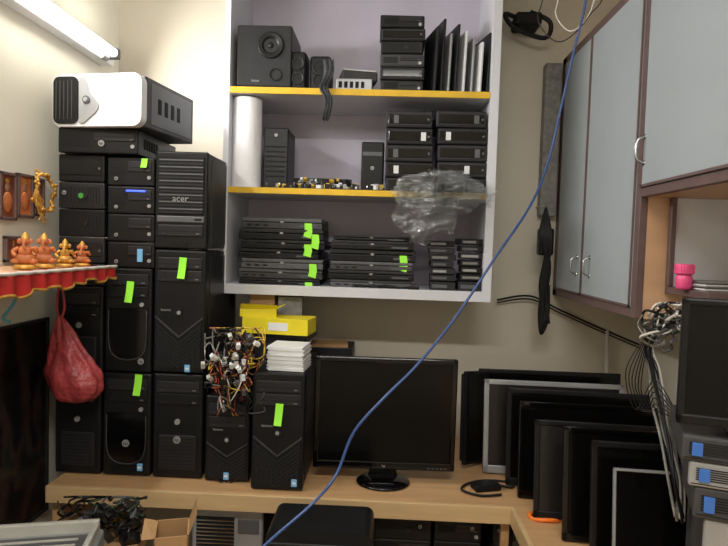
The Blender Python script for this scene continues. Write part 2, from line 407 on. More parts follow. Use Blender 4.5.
# --- middle shelf
cx,w,h=span(232,261,98,Y+.03,S2)
r=root('foam_roll',(cx,Y+.05,S2),'upright roll of white packing foam','packing roll')
mb=MB(); R=w/2; mb.lathe([(R*.2,.002),(R*.97,0),(R,.004),(R*.99,h*.3),(R,h*.6),(R*.98,h-.004),(R*.94,h),(R*.25,h),(R*.22,h-.02)],foam,seg=40)
P=[(math.cos(t*.4)*R*(.25+.7*t/60),math.sin(t*.4)*R*(.25+.7*t/60),h+.001) for t in range(60)]
mb.tube(P,.0008,wgry,4,1); mb.obj('foam_sheet',r)
cx,w,h=span(262,287,126,Y+.02,S2)
r=root('external_drive',(cx,Y+.05,S2),'black upright drive enclosure with vents','disc drive')
mb=MB(); mb.box(-w/2,w/2,0,.16,0,h,blk2,.006,3)
for i in range(7): mb.box(-w/2+.01,w/2-.01,-.001,.01,h*.2+i*.018,h*.2+i*.018+.006,hole)
mb.obj('housing',r); mb=MB(); mb.cyl((0,-.001,h*.88),.006,.004,silver,'y',16); mb.obj('power_button',r)
def board(X,Y_,Z,w,d,m,label,rx=0,rz=0):
    r=root('circuit_board',(X,Y_,Z),label,'circuit board','loose circuit boards on the middle shelf',(rx,0,rz))
    mb=MB(); mb.box(-w/2,w/2,0,d,0.001,.003,m); mb.obj('board',r)
    mb=MB(); 
    for i in range(18):
        a=random.uniform(-w/2+.01,w/2-.02); b=random.uniform(0,d-.02); hh=random.uniform(.004,.022)
        mb.box(a,a+random.uniform(.006,.018),b,b+random.uniform(.006,.016),.003,.003+hh,random.choice([hole,silver,blk2,wyel,white,mid,blk,blk]),.0008)
    for i in range(5): mb.cyl((random.uniform(-w/2+.01,w/2-.01),random.uniform(.004,.03),.011),.004,.016,random.choice([mid,hole,chrome]),seg=10)
    mb.obj('chip_cluster',r); return r
for (u0,u1,v,dy,m) in [(263,300,186,.0,pcb2),(301,334,186,.01,pcb),(336,361,186,-.005,pcb2),(363,388,186,.0,pcb)]:
    cx,w,h=span(u0,u1,v,Y,S2); board(cx,SY+.006+dy,S2,w,.05,m,'loose circuit board with chips and capacitors',0,random.uniform(-.05,.05))
for (u0,u1,v,m) in [(290,320,172,pcb),(322,352,170,pcb2)]:
    cx,w,h=span(u0,u1,v,Y+.06,S2); 
    board(cx,Y+.065,S2+.003,w,.06,m,'circuit board leaning upright among the parts',.85,random.uniform(-.2,.2))
cx,w,h=span(361,384,140,Y+.03,S2)
r=root('mini_computer',(cx,Y+.065,S2),'small black upright computer with round badge','computer')
mb=MB(); mb.box(-w/2,w/2,0,.14,0,h,blk,.006,3); mb.obj('case',r)
mb=MB(); mb.box(-w/2+.006,w/2-.006,-.002,.004,h*.72,h*.8,mid,.001); mb.obj('slot_strip',r)
mb=MB(); mb.cyl((0,-.002,h*.48),.007,.004,silver,'y',20); mb.text('hp',0,-.0045,h*.48,.009,blk); mb.obj('maker_badge',r)
for (u0,u1,lab) in [(386,433,'a'),(437,487,'b')]:
    z=S2; vs=[178,162,145,128,111] ; 
    for i,v in enumerate(vs):
        a,b=(u0+random.uniform(-1,1),u1+random.uniform(-1,1)); cx,w,h=span(a,b,v,Y,z,v+12)
        slab(cx,Y,z,w,h,.2,'compact black desktop computer with round button in a stack','compact desktops stacked on the middle shelf',style=1,name='compact_computer',front=random.choice([blk,blk2,blk]),stk=(random.choice([-.28,.3,.1]),white if i%2 else mid),rz=random.uniform(-.03,.03)); z+=h

# --- bottom shelf laptops
def laptop(X,Y_,Z,w,h,d,tag,col,rz,group):
    r=root('laptop',(X,Y_,Z),('silver grey' if col is silver else 'dusty grey' if col is dgry else 'black')+' closed laptop in a stack','laptop',group,(0,0,rz))
    mb=MB(); mb.box(-w/2,w/2,0,d,.001,h*.6,mid if col is silver else col,.003,3)
    for i in range(3): mb.box(-w/2+.02+i*.03,-w/2+.035+i*.03,-.0006,.002,h*.25,h*.42,hole)
    mb.box(w/2-.08,w/2-.02,-.0006,.002,h*.22,h*.4,mid); mb.obj('base',r)
    mb=MB(); mb.box(-w/2+.001,w/2-.001,.001,d,h*.64,h,blk2 if col is blk else mid,.003,3); mb.obj('lid',r)
    mb=MB(); mb.box(-.006,.006,-.001,.003,h*.55,h*.72,silver,.0005); mb.obj('latch',r)
    if tag is not None:
        t=MB(); x=tag*w; t.raw([(x-.014,-.001,h*.6),(x+.012,-.001,h*.6),(x+.016,-.008,-h*.1),(x-.012,-.006,-h*.1),(x-.016,-.009,-h*.6),(x+.012,-.012,-h*.8)],[[0,1,2,3],[3,2,5,4]],lime); t.obj('sticky_note',r,'lime green paper slip')
z=S3; vs=[279,269,259,249,240,229,218]
for i,v in enumerate(vs):
    e=[(238,320),(237,322),(240,323),(237,318),(240,325),(238,324),(240,322)][i]
    cx,w,h=span(e[0]+1,e[1],v,Y,z,v+6)
    laptop(cx,Y+[0,.008,.0,.012,.004,.0,.01][i],z,w,h,.22,[.36,None,.38,None,.3,.4,.33][i],[blk,dgry,silver,blk,blk,blk,dgry][i],random.uniform(-.02,.02),'laptops stacked on the bottom shelf'); z+=h
z=S3; vs=[280,271,262,250,241,236]
for i,v in enumerate(vs):
    e=[(330,412),(328,414),(330,413),(329,416),(331,414),(333,410)][i]
    cx,w,h=span(e[0],e[1],v,Y,z,v+6)
    laptop(cx,Y+[.01,.0,.005,.012,.004,.01][i],z,w,h,.22,[None,None,None,.36,None,None][i],[silver,blk,dgry,blk,blk,blk][i],random.uniform(-.02,.02),'laptops stacked on the bottom shelf'); z+=h
for (u0,u1,v0,n) in [(429,456,240,7),(459,487,238,7)]:
    z=S3
    for i in range(n):
        v=288-(288-v0)*(i+1)/n; cx,w,h=span(u0+random.uniform(-1,2),u1+random.uniform(-2,1),v,Y,z,v+5)
        r=root('hard_drive',(cx,Y+random.uniform(0,.015),z),'black and metal bare hard drive in a stack','disc drive','hard drives stacked on the bottom shelf',(0,0,random.uniform(-.08,.08)))
        mb=MB(); mb.box(-w/2,w/2,0,.12,0.0005,h*.88,random.choice([blk,blk2,case]),.002); mb.obj('housing',r)
        mb=MB(); mb.box(-w/2+.008,w/2-.03,-.001,.003,h*.25,h*.6,random.choice([mid,wgry,silver])); mb.obj('connector',r); z+=h
mb=MB()
for k in range(3):
    P=[py(355+8*j+random.uniform(-4,4),287+random.uniform(-2,4)+(2 if j in(0,7) else 0),SY-.004+random.uniform(-.008,.004)) for j in range(8)]
    for p in P: p.z=max(p.z,S3+.004); p.y=min(p.y,SY+.012); 
    mb.tube([(p.x,SY+.004+.003*k,p.z) for p in P],.0025,[hole,blk2,blk][k])
mb.box(P[-1].x-.01,P[-1].x+.03,SY+.001,SY+.015,S3,S3+.012,blk,.003)
mb.obj('laptop_charger',label='black laptop charger cord lying on the bottom shelf',cat='cable')

# bubble wrap: crumpled clear film with sharp folds
def film(c,sx,sz,thick,seed,mb,layers=1):
    n=60
    for L_ in range(layers):
        V=[];Fc=[]
        for j in range(n+1):
            for i in range(n+1):
                a=i/n*2-1; b=j/n*2-1
                rr_=math.hypot(a,b) or 1e-6; s_=max(abs(a),abs(b))/rr_; x=a*s_; z=b*s_; th=math.atan2(z,x)
                edge=1+.30*noise.noise(Vector((math.cos(th)*1.6,math.sin(th)*1.6,seed+L_)))+.14*noise.noise(Vector((math.cos(th)*5,math.sin(th)*5,seed+L_*3)))
                x*=edge; z*=edge
                q=Vector((x*1.7,z*1.7,seed+L_*5.3)); rid=(1-abs(noise.noise(q))*2.4); rid2=1-abs(noise.noise(q*2.8))*2.2
                yy=-thick*max(0,1-(x*x+z*z))**.5+.045*rid+.016*rid2
                V.append(Vector((c.x+(x+.12*noise.noise(q*.8))*sx,c.y+yy-.014*L_,c.z+(z+.14*noise.noise(q*.9+Vector((5,0,0))))*sz)))
        for j in range(n):
            for i in range(n): k=j*(n+1)+i; Fc.append([k,k+1,k+n+2,k+n+1])
        mb.raw(V,Fc,wrap,True)
mb=MB(); film(py(440,191,SY-.05),.165,.07,.05,3.1,mb,2); film(py(424,208,SY-.07),.115,.10,.045,11.7,mb,1)
mb.obj('bubble_wrap',label='crumpled clear bubble wrap bundle hanging off the shelf',cat='packing material')

# ------------------------------------------------ counters
xr_c=.42; CY=1.79; CX0=-1.04; CU=CT-CH
r=root('counter',(0,0,0),'light wood laminate counter along the wall','counter')
mb=MB(); mb.box(CX0,RX-.002,CY,WY-.002,CU,CT,wood,.002); mb.obj('countertop',r)
mb=MB(); mb.box(CX0,xr_c,CY-.012,CY,CU-.018,CT,woodd,.002); mb.obj('front_lip',r,'pale wood front edge')
for a,b in ((CX0,CX0+.025),(.39,.415),(RX-.03,RX-.004)):
    mb=MB(); mb.box(a,b,CY+.03,WY-.01,.0,CU,wood); mb.obj('support_panel',r)
r=root('side_counter',(0,0,0),'light wood side counter holding leaning monitors','counter')
mb=MB(); mb.box(xr_c+.002,RX-.002,.35,CY-.001,CU,CT,wood,.002); mb.obj('countertop',r)
mb=MB(); mb.box(xr_c-.012,xr_c+.002,.35,CY-.013,CU-.018,CT,woodd,.002); mb.obj('front_lip',r,'tan wood edge')
for a,b in ((xr_c+.03,xr_c+.05),(RX-.03,RX-.004)):
    mb=MB(); mb.box(a,b,.4,CY-.02,0,CU,nichew); mb.obj('support_panel',r)
r=root('low_bench',(0,0,0),'low wooden bench under the counter','bench')
mb=MB(); mb.box(-.64,.36,1.38,2.38,.33,.36,wood,.002); mb.obj('bench_top',r)
for x in(-.62,.3):
    for y in(1.42,2.3): mb=MB(); mb.box(x,x+.04,y,y+.04,0,.33,wood,.002); mb.obj('leg',r)

# ------------------------------------------------ left stack
TY=1.88; TD=.40
def tw(u0,u1,vt,z0,Y=TY,d=TD,**k):
    cx,w,h=span(u0,u1,vt,Y,z0,vt+60); tower(cx,Y,z0,w-.002,h-.001,d,**k); return z0+h
z1=tw(55,101,372,CT,style='bay',tag=(.08,.86),label='black computer tower with lime slip on the counter')
z2=tw(103,151,373,CT,style='mesh',tag=(.25,.9),logo=('hp',0,.33,.012),stk=(.3,.1,cyan),label='black computer tower with curved glossy front and lime slip')
z3=tw(153,203,374,CT,style='bay',logo=('hp',0,.38,.012),label='black computer tower with wide vent grille and round badge')
z4=tw(205,250,396,CT,Y=1.87,style='vee',logo=('lenovo',-.2,.62,.012),stk=(.0,.08,cyan),label='shorter black computer tower with angular grille under tangled wires')
z5=tw(252,305,373,CT,Y=1.82,style='vee',tag=(.02,.66),logo=('lenovo',-.2,.56,.013),stk=(.34,.08,cyan),label='black computer tower with angular grille and lime slip')
za=tw(56,103,286,z1,style='bay',label='black computer tower behind a hanging red bag')
zbb=tw(105,152,268,max(z2,z1),style='mesh',tag=(.05,.78),logo=('hp',.3,.12,.010),label='black computer tower in the second tier with lime slip')
zc=tw(154,206,250,z3,style='vee',tag=(.06,.86),logo=('lenovo',-.25,.52,.012),stk=(.18,.05,cyan),label='black two-drive computer tower with lime slip, second tier')
zd=tw(155,208,151,zc,style='screenmesh',logo=('acer',0,.52,.03),side=dgry,label='dark grey computer tower with mesh front atop the pile')
z=za
for i,v in enumerate([263,237,209,182,154]):
    cx,w,h=span(58,105,v,TY,z,v+12); slab(cx,TY,z,w-.003,h-.001,.34,'slim black desktop computer lying flat in a pile','slim desktops piled flat',style=[2,1,2,2,1][i],front=[blk,blk2,blk,blk2,blk][i],tag='round' if i==3 else None,logo=('hp',-.36,.6,.007) if i%2 else None); z+=h
zA=z; z=zbb
for i,v in enumerate([242,214,186,157]):
    cx,w,h=span(107,155,v,TY,z,v+12); slab(cx,TY,z,w-.003,h-.001,.34,'slim black desktop computer with optical drive in a pile','slim desktops piled flat',style=0,tag=(.3,.8) if i==3 else None,led=(i==2),logo=('hp',-.3,.25,.006),stk=(.2,cyan) if i in(0,) else None); z+=h
zB=z; zt=max(zA,zB)
cx,w,h=span(58,138,128,TY-.02,zt,140)
slab(cx,TY-.02,zt,w,h,.34,'wide black desktop computer lying on top of the pile','slim desktops piled flat',style=0,logo=('hp',.05,.4,.010)); zt+=h
cx,w,h=span(46,143,73,TY-.04,zt,100)
r=root('computer_tower',(cx+.012,TY-.05,zt),'white and black computer tower lying on its side','computer','desktop towers on the counter',(0,0,-.16))
h-=.004; D_=.34
mb=MB(); mb.box(-w/2+.003,w/2-.004,.03,D_,.002,h-.002,dgry,.004); mb.box(w/2-.006,w/2-.002,.06,D_-.02,.015,h-.015,mid,.002)
for yy in(.1,.14,.18,.22): mb.box(w/2-.003,w/2-.0005,yy,yy+.02,h*.35,h*.65,hole,.001)
mb.obj('case',r,'grey metal case')
mb=MB(); 
def rr(x0,x1,z0,z1,rad,n=5):
    o=[]
    for (cx_,cz_,a0) in ((x1-rad,z1-rad,0),(x0+rad,z1-rad,90),(x0+rad,z0+rad,180),(x1-rad,z0+rad,270)):
        for i in range(n+1): a=math.radians(a0+90*i/n); o.append((cx_+rad*math.cos(a),cz_+rad*math.sin(a)))
    return o
mb.poly(rr(-w/2,w/2,0,h,.03,7),0,.03,white); mb.obj('front_panel',r,'glossy white front')
mb=MB(); mb.poly(rr(-w/2+.006,-w/2+w*.30,.008,h-.008,.02),-.006,.002,blk); 
for i in range(5): mb.box(-w/2+w*.05+i*w*.045,-w/2+w*.06+i*w*.045,-.0075,-.004,.022,h-.022,dgry)
mb.obj('drive_bay_cover',r,'black drive bay section with vertical grille')
mb=MB()   # silver swoop beside the bays
L_=[(-w*.19,h*(.94-.88*t/12)) for t in range(13)]; R_=[(-w*.13+w*.13*math.sin(math.pi*t/12)*(1+.5*math.sin(2*math.pi*t/12)),h*(.06+.88*t/12)) for t in range(13)]
mb.poly(L_+R_,-.005,.002,silver); mb.obj('trim_panel',r,'curved silver strip')
mb=MB(); mb.cyl((-w*.10,-.006,h*.5),.012,.008,mid,'y',24); mb.cyl((-w*.10,-.011,h*.5),.007,.003,silver,'y',20); mb.obj('power_button',r)

# things on the right-hand towers
def carton(name,X,Y_,Z,w,h,d,m,label,rz=0,lab=False,flap=True,cat='box',group=None):
    r=root(name,(X,Y_,Z),label,cat,group,(0,0,rz)); mb=MB()
    mb.box(-w/2,w/2,0,d,0,h,m,.001); mb.obj('carton',r)
    if flap:
        mb=MB(); mb.raw([(-w/2,0,h),(w/2,0,h),(w/2+.004,-.02,h+.016),(-w/2+.006,-.018,h+.02)],[[0,1,2,3]],m); mb.obj('flap',r)
        mb=MB(); mb.raw([(w/2,0,h),(w/2,d,h),(w/2+.03,d,h+.012),(w/2+.03,0.01,h+.016)],[[0,1,2,3]],m); mb.obj('flap',r)
    if lab: mb=MB(); mb.box(-w*.1,w*.2,-.001,.001,h*.25,h*.75,white); mb.obj('printed_label',r,'white label')
    return r
cx,w,h=span(252,300,345,1.98,z5)
carton('parts_carton',cx,2.0,z5,w,h,.2,case,'dark carton of spare parts on top of a tower',.05,flap=False)
zq=z5+h
cx,w,h=span(238,306,333,2.0,zq)
carton('flat_box',cx,2.0,zq,w,h,.26,blk2,'flat black box on a tower pile',-.03,flap=False); zq+=h
cx,w,h=span(240,308,319,1.96,zq); carton('yellow_carton',cx,1.97,zq,w,h,.12,yelc,'flattened bright yellow printed carton',-.12,True,flap=False,cat='box',group='yellow cartons'); 
cx2,w2,h2=span(240,276,309,2.0,zq+h); carton('yellow_carton',cx2,2.0,zq+h,w2,h2,.08,yelc,'small bright yellow open carton on another',.15,False,flap=True,cat='box',group='yellow cartons')
cx3,w3,h3=span(278,302,297,2.14,zq); carton('small_box',cx3,2.14,zq,w3,h3,.09,wgry,'grey cardboard box behind yellow cartons',.1,flap=False)
cx3,w3,h3=span(250,275,291,2.15,zq); carton('small_box',cx3,2.14,zq,w3,h3,.08,card,'tan cardboard box behind yellow cartons',-.06,flap=False)
cx,w,h=span(268,304,346,1.87,z5,360)
r=root('paper_stack',(cx+.0,1.85,z5),'uneven stack of white printed papers','paper',None,(0,0,-.08))
mb=MB()
for i in range(18):
    a=random.uniform(-.004,.004); mb.box(-w/2+a,w/2+a,random.uniform(0,.006),.12,i*h/18,(i+.9)*h/18,paper)
mb.obj('paper_sheets',r)
mb=MB()
for k in range(105):
    cu,cv=random.gauss(232,12),random.gauss(366,18); p=[]
    a=random.uniform(0,6.28); rad=random.uniform(4,16)
    for j in range(6):
        a+=random.uniform(-.9,1.6); q=rad*random.uniform(.5,1.5)
        u2=cu+q*math.cos(a)+random.uniform(-4,4); v2=min(412,max(328,cv+q*1.3*math.sin(a)))
        u2=min(264,max(205,u2)); p.append(py(u2,v2,1.84+random.uniform(-.05,.03)))
    mb.tube(p,random.uniform(.0012,.0026),random.choice([wred,wyel,wora,blk,blk2,wwht,hole,mid,blk,wgry,blk,wora,wwht,wyel,dgry,cloth]),5,5)
for k in range(26):
    p=py(random.gauss(232,12),random.gauss(368,16),1.80); a_=random.uniform(0,3)
    mb.box(-.010,.010,-.007,.007,-.006,.006,random.choice([white,beige,blk,mid]),.001,mx=Matrix.Translation(p)@Euler((a_,a_*.7,a_*1.3)).to_matrix().to_4x4())
for k in range(7):
    u=random.uniform(213,250); mb.tube([py(u,385,1.82),py(u+random.uniform(-6,6),402,1.82),py(u+random.uniform(-8,8),416,1.83)],.0016,random.choice([wred,wyel,blk,wora,blk]),5,5)
o=mb.obj('wire_tangle',label='tangle of red, yellow and black power supply wires with plugs',cat='cables',kind='stuff')
cx,w,h=span(214,250,352,1.93,z4)
r=root('power_supply',(cx,1.93,z4),'dark power supply box buried in tangled wires','power supply')
mb=MB(); mb.box(-w/2,w/2,0,.14,0,h,case,.003); mb.obj('housing',r); mb=MB(); mb.lathe([(.04,0),(.04,.002),(.034,.002),(.034,0),(.02,.001),(.001,.002)],chrome,axis='y',c=(0,-.001,h*.5)); mb.obj('fan_grille',r)
cx,w,h=span(306,352,348,2.24,CT); carton('storage_box',cx,2.24,CT,w,h,.18,blk2,'dark storage box behind the monitor',.0,flap=False)
cxx,w,h_=span(312,348,342,2.26,CT+h); carton('flat_box',cxx,2.25,CT+h,w,.012,.12,card,'thin tan packet on a dark storage box',.1,flap=False)

# main monitor
MY=1.92
cx,w,h=span(315,458,358,MY,CT,410); zb=py(387,470,MY).z
r=root('monitor',(cx,MY,CT),'black widescreen monitor on an oval stand on the counter','monitor',None,(0,0,.03))
t=h; b0=zb-CT
mb=MB(); bz=.018
mb.box(-w/2,w/2,.0,.02,t-bz,t,gls,.004); mb.box(-w/2,w/2,0,.02,b0,b0+bz*1.5,gls,.004); mb.box(-w/2,-w/2+bz,0,.02,b0,t,gls,.004); mb.box(w/2-bz,w/2,0,.02,b0,t,gls,.004); mb.obj('bezel',r)
mb=MB(); mb.box(-w/2+bz,w/2-bz,.005,.015,b0+bz,t-bz,scr); mb.obj('screen',r)
mb=MB(); mb.box(-w/2+.004,w/2-.004,.015,.035,b0+.004,t-.004,blk,.006); mb.box(-w/2+.08,w/2-.08,.03,.06,b0+.05,t-.05,blk,.02); mb.obj('back_shell',r)
mb=MB(); mb.poly([(-.05,.012),(.05,.012),(.035,b0+.03),(-.035,b0+.03)],.03,.05,gls); mb.obj('stand_neck',r)
mb=MB(); mb.lathe([(.001,.0),(.085,.0),(.09,.004),(.085,.008),(.07,.014),(.02,.018),(.001,.018)],gls,seg=40); 
mb.V=[(v[0],v[1]*.9+.01,v[2]) for v in mb.V]; mb.obj('stand_base',r)
mb=MB(); mb.text('hp',-.0,-.001,b0+bz*.75,.012,silver)
for i in range(5): mb.box(w/2-.09+i*.014,w/2-.082+i*.014,-.001,.002,b0+.008,b0+.011,mid)
mb.obj('control_buttons',r)

# ------------------------------------------------ leaning monitors
G='monitors leaning in a row on the side counter'
def lmon(uL,uR,vt,Y_,fm,sm_,label,rz=0,lean=.14,bz=.016,z0=CT,name='monitor'):
    cx,w,h=span(uL,uR,vt,Y_+.03,z0,vt+60); th=.035
    cx=min(cx,1.08-w/2)
    r=root(name,(cx,Y_,z0+th*math.sin(lean)+.001),label,'monitor',G,(-lean,0,rz)); H=h/math.cos(lean)-.006
    mb=MB(); 
    for q in ((-w/2,w/2,H-bz,H),(-w/2,w/2,0,bz*1.5),(-w/2,-w/2+bz,0,H),(w/2-bz,w/2,0,H)): mb.box(q[0],q[1],0,.014,q[2],q[3],fm,.003)
    mb.obj('bezel',r)
    mb=MB(); mb.box(-w/2+bz*.9,w/2-bz*.9,.004,.012,bz,H-bz*.9,sm_); mb.obj('screen',r)
    mb=MB(); mb.box(-w/2+.003,w/2-.003,.012,th-.008,.003,H-.003,blk,.004); mb.box(-w/2+.04,w/2-.04,.02,th,.04,H-.04,blk,.006); mb.obj('back_shell',r)
    mb=MB(); mb.text('SAMSUNG' if fm is silver else 'LG',0,-.001,bz*.75,.010,mid); 
    for i in range(4): mb.box(w/2-.08+i*.014,w/2-.072+i*.014,-.001,.002,bz*.6,bz*.8,mid)
    mb.obj('control_buttons',r)
    return r
lmon(478,620,371,2.16,blk,scr,'thin black flat monitor at the back of the leaning row',0,.1)
lmon(484,624,383,2.03,silver,scrg,'silver framed monitor with dull grey screen leaning in a row',-.03,.14,.018)
lmon(507,650,392,1.93,blk,scr,'black monitor leaning behind others in a row',-.05,.12)
lmon(519,662,405,1.83,gls,scr,'glossy black monitor leaning in a row',-.06,.12)
lmon(535,690,426,1.68,blk,scrg,'black monitor with grey screen leaning in a row',-.08,.16)
lmon(564,710,432,1.56,gls,scr,'glossy black monitor leaning on others',-.08,.14)
lmon(592,740,446,1.45,blk,scr,'black monitor with dark screen leaning on others',-.08,.12)
lmon(614,770,474,1.37,silver,scr,'silver edged monitor leaning at the near end of the row',-.08,.12,.006)
cx,w,h=span(466,500,377,2.1,CT,420)
r=root('monitor',(cx-.015,2.1,CT+.014),'black monitor turned edgewise and leaning on the row','monitor',G,(-.1,.1,.75))
w=.13
mb=MB(); mb.box(-w/2,w/2,0,.016,0,h,blk,.004); mb.obj('bezel',r); mb=MB(); mb.box(-w/2+.012,w/2-.012,-.001,.004,.016,h-.012,scr); mb.obj('screen',r)
mb=MB(); mb.box(-w/2+.01,w/2-.01,.014,.035,.01,h-.01,case,.005); mb.obj('back_shell',r)
c=pz(490,491,CT)
r=root('power_adapter',(c.x,c.y-.01,CT),'black power adapter with coiled cord on the counter','adapter',None,(0,0,.3))
mb=MB(); mb.box(-.05,.04,0,.05,0,.022,blk,.006,3); mb.obj('housing',r)
mb=MB(); mb.tube([(.04,.02,.012),(.08,.01,.006),(.1,.04,.006),(.06,.07,.006),(0,.08,.006),(-.06,.06,.006),(-.09,.02,.006),(-.05,-.03,.006),(.02,-.035,.006)],.004,hole); mb.obj('cord',r)
c=pz(541,517,CT)
mb=MB(); P=[Vector((math.cos(a)*.045,math.sin(a)*.026,.006+.002*math.sin(3*a))) for a in [i*math.pi/6 for i in range(13)]]
mb.tube(P,.006,oran,8); mb.obj('cable_loop',loc=(c.x+.01,c.y-.01,CT),label='orange plastic strap loop on the counter edge',cat='strap')

# ------------------------------------------------ wall cabinets on the right
CX=.69; CYn=px(635,300,CX).y; zc0=px(632,318,CX).z; zct=2.27; zn0=px(641,197,CX).z
r=root('wall_cabinet',(0,0,0),'wall cabinet with grey blue doors and mauve brown frame','cabinet','wall cabinets')
mb=MB(); mb.box(CX+.02,RX-.001,CYn,WY-.012,zc0,zct,nichew); mb.obj('body',r,'tan wood carcass')
mb=MB()
yf=WY-.012; ym=px(583,262,CX).y
mb.box(CX,CX+.02,CYn,yf,zc0,zc0+.026,brown,.002); mb.box(CX,CX+.02,CYn,yf,zct-.03,zct,brown,.002)
mb.box(CX-.001,CX+.021,CYn-.002,CYn+.026,zc0,zct,brown,.002); mb.box(CX,CX+.02,yf-.05,yf,zc0,zct,brown,.002); mb.obj('frame',r,'mauve brown frame')
def door(y0,y1,z0,z1,hy,hz,par,hl=.07):
    d=MB(); d.box(CX-.004,CX+.019,y0,y1,z0,z1,gdoor,.002)
    o=d.obj('door',par,'grey blue door')
    d=MB(); d.box(CX-.006,CX-.002,y0,y0+.007,z0,z1,brown); d.box(CX-.006,CX-.002,y1-.007,y1,z0,z1,brown); d.box(CX-.006,CX-.002,y0,y1,z0,z0+.007,brown); d.obj('edge_band',o)
    d=MB(); d.tube([(CX-.003,hy,hz-hl/2),(CX-.022,hy,hz-hl/2+.008),(CX-.026,hy,hz),(CX-.022,hy,hz+hl/2-.008),(CX-.003,hy,hz+hl/2)],.004,chrome,8); 
    d.cyl((CX-.005,hy,hz-hl/2),.008,.004,chrome,'x',12); d.cyl((CX-.005,hy,hz+hl/2),.008,.004,chrome,'x',12); d.obj('handle',o,'chrome handle')
hz=px(583,266,CX).z
door(CYn+.028,ym-.002,zc0+.028,zct-.032,px(591,264,CX).y,hz,r,.062); door(ym+.002,yf-.052,zc0+.028,zct-.032,px(578,264,CX).y,hz,r,.062)
NY0=.75
r=root('wall_cabinet',(0,0,0),'upper wall cabinet with large grey blue door above a niche','cabinet','wall cabinets')
mb=MB(); mb.box(CX+.02,RX-.001,NY0,CYn-.003,zn0,2.7,nichew); mb.obj('body',r,'tan wood carcass')
mb=MB(); mb.box(CX,CX+.02,NY0,CYn-.003,zn0,zn0+.024,brown,.002); mb.box(CX,CX+.02,NY0,CYn-.003,2.67,2.7,brown,.002); mb.box(CX,CX+.02,NY0,NY0+.03,zn0,2.7,brown,.002); mb.obj('frame',r,'mauve brown frame')
hp=px(646,150,CX); door(NY0+.032,CYn-.006,zn0+.026,2.66,hp.y,hp.z,r,.07)
zs=py(690,288,1.6).z; xs=py(666,250,CYn).x
r=root('niche_shelf',(0,0,0),'off-white niche with brown edged shelf under the upper cabinet','shelf')
mb=MB(); mb.box(xs,RX-.003,1.42,CYn-.004,zs-.018,zs,brown,.002); mb.obj('shelf_board',r,'brown edged board')
mb=MB(); mb.box(xs,xs+.014,CYn-.022,CYn-.004,zs,zn0-.001,brown,.002); mb.obj('upright',r,'brown upright')
mb=MB(); mb.box(xs+.014,RX-.003,CYn-.012,CYn-.005,zs,zn0-.001,unitw); mb.obj('back_panel',r,'off-white panel')
cx,w,h=span(675,693,264,1.52,zs)
r=root('jar',(cx,1.52,zs),'small pink plastic jar with ribbed lid','jar')
R=w/2
mb=MB(); mb.lathe([(.001,0),(R*.72,0),(R*.85,h*.1),(R*.92,h*.4),(R*.8,h*.55),(R*.72,h*.6)],pink); mb.obj('body',r)
mb=MB(); mb.lathe([(R*.75,h*.6),(R*.98,h*.6),(R,h*.65),(R,h*.95),(R*.94,h),(.001,h)],pink,24)
for i in range(24): a=i*math.pi/12; mb.box(R*math.cos(a)-.0008,R*math.cos(a)+.0008,R*math.sin(a)-.0008,R*math.sin(a)+.0008,h*.64,h*.95,pink)
mb.obj('lid',r)
r=root('paper_bundle',(py(712,285,1.46).x,1.45,zs),'bundle of grey papers and pouches in the niche','paper')
mb=MB()
for i in range(7): mb.box(-.02,.14,.0,.12,i*.0035,i*.0035+.003,[wgry,paper,mid][i%3],0,mx=Matrix.Rotation(random.uniform(-.1,.1),4,'Z'))
mb.obj('paper_sheets',r)

# black adapter with doubled-up cord hanging between shelf and cabinet
T=py(546,205,2.3); r=root('hanging_adapter',T,'black adapter and bunched cord hanging from a nail','adapter')
mb=MB(); a=py(545,240,2.3)-T; mb.box(a.x-.028,a.x+.028,-.03,.02,a.z-.06,a.z+.045,blk,.010,3); mb.obj('housing',r)
mb=MB()
for k in range(12):
    ox=random.uniform(-.012,.012)
    P=[py(546,208,2.3),py(540+k,235,2.26),py(546+ox*400,262,2.27),py(542+ox*500,290,2.28),py(539+k*.9,312+k,2.28),py(541+k*.6,334-k*2,2.28),py(548,318,2.29),py(549-k*.5,285,2.29)]
    mb.tube([p-T for p in P],.005,[blk,hole,blk2][k%3],6)
mb.tube([Vector((0,.15,.0)),Vector((0,.02,.0)),Vector((0,0,-.02))],.003,chrome,6,3)
mb.obj('cord',r)
mb=MB(); c=py(522,20,2.38)
mb.box(c.x-.03,c.x+.07,2.34,WY-.001,c.z-.03,c.z+.02,hole,.01); mb.tube([c,py(505,14,2.36),py(515,28,2.36),py(545,38,2.36),py(550,22,2.36),py(530,12,2.36)],.009,blk,8)
mb.obj('cable_bracket',label='black cable bracket and looped cord on the wall',cat='cable')
mb=MB(); mb.box(py(540,180,2.42).x,py(556,180,2.42).x,2.40,WY-.001,py(540,216,2.42).z,py(540,64,2.42).z,wgry,.003); mb.obj('wall_duct',label='greyish brown duct strip on the wall beside the cabinet',cat='duct')
mb=MB(); a=py(607,330,2.42); b=py(607,470,2.42); mb.tube([a,b],.008,wwht,10,2); mb.obj('conduit_pipe',label='off-white conduit pipe on the wall below the cabinet',cat='pipe')
mb=MB(); P=[py(497,300,2.43),py(530,296,2.42),py(560,310,2.42),py(600,328,2.42),py(640,345,2.40)]; mb.tube(P,.004,hole); mb.tube([p+Vector((0,0,-.012)) for p in P],.003,blk); mb.obj('wall_cable',label='black cable running along the wall under the cabinet',cat='cable')
mb=MB(); P=[py(600,-90,1.5),py(585,5,1.5),py(573,55,1.5),py(560,112,1.5),py(548,163,1.48),py(530,206,1.42),py(497,255,1.36),py(455,318,1.3),py(418,364,1.24),py(385,397,1.2),py(354,432,1.18),py(336,475,1.15),py(312,504,1.1),py(262,548,1.05),py(190,620,1.0)]
mb.tube(P,.003,bcab,8); mb.obj('network_cable',label='long blue network cable slung across the room',cat='cable')
mb=MB()
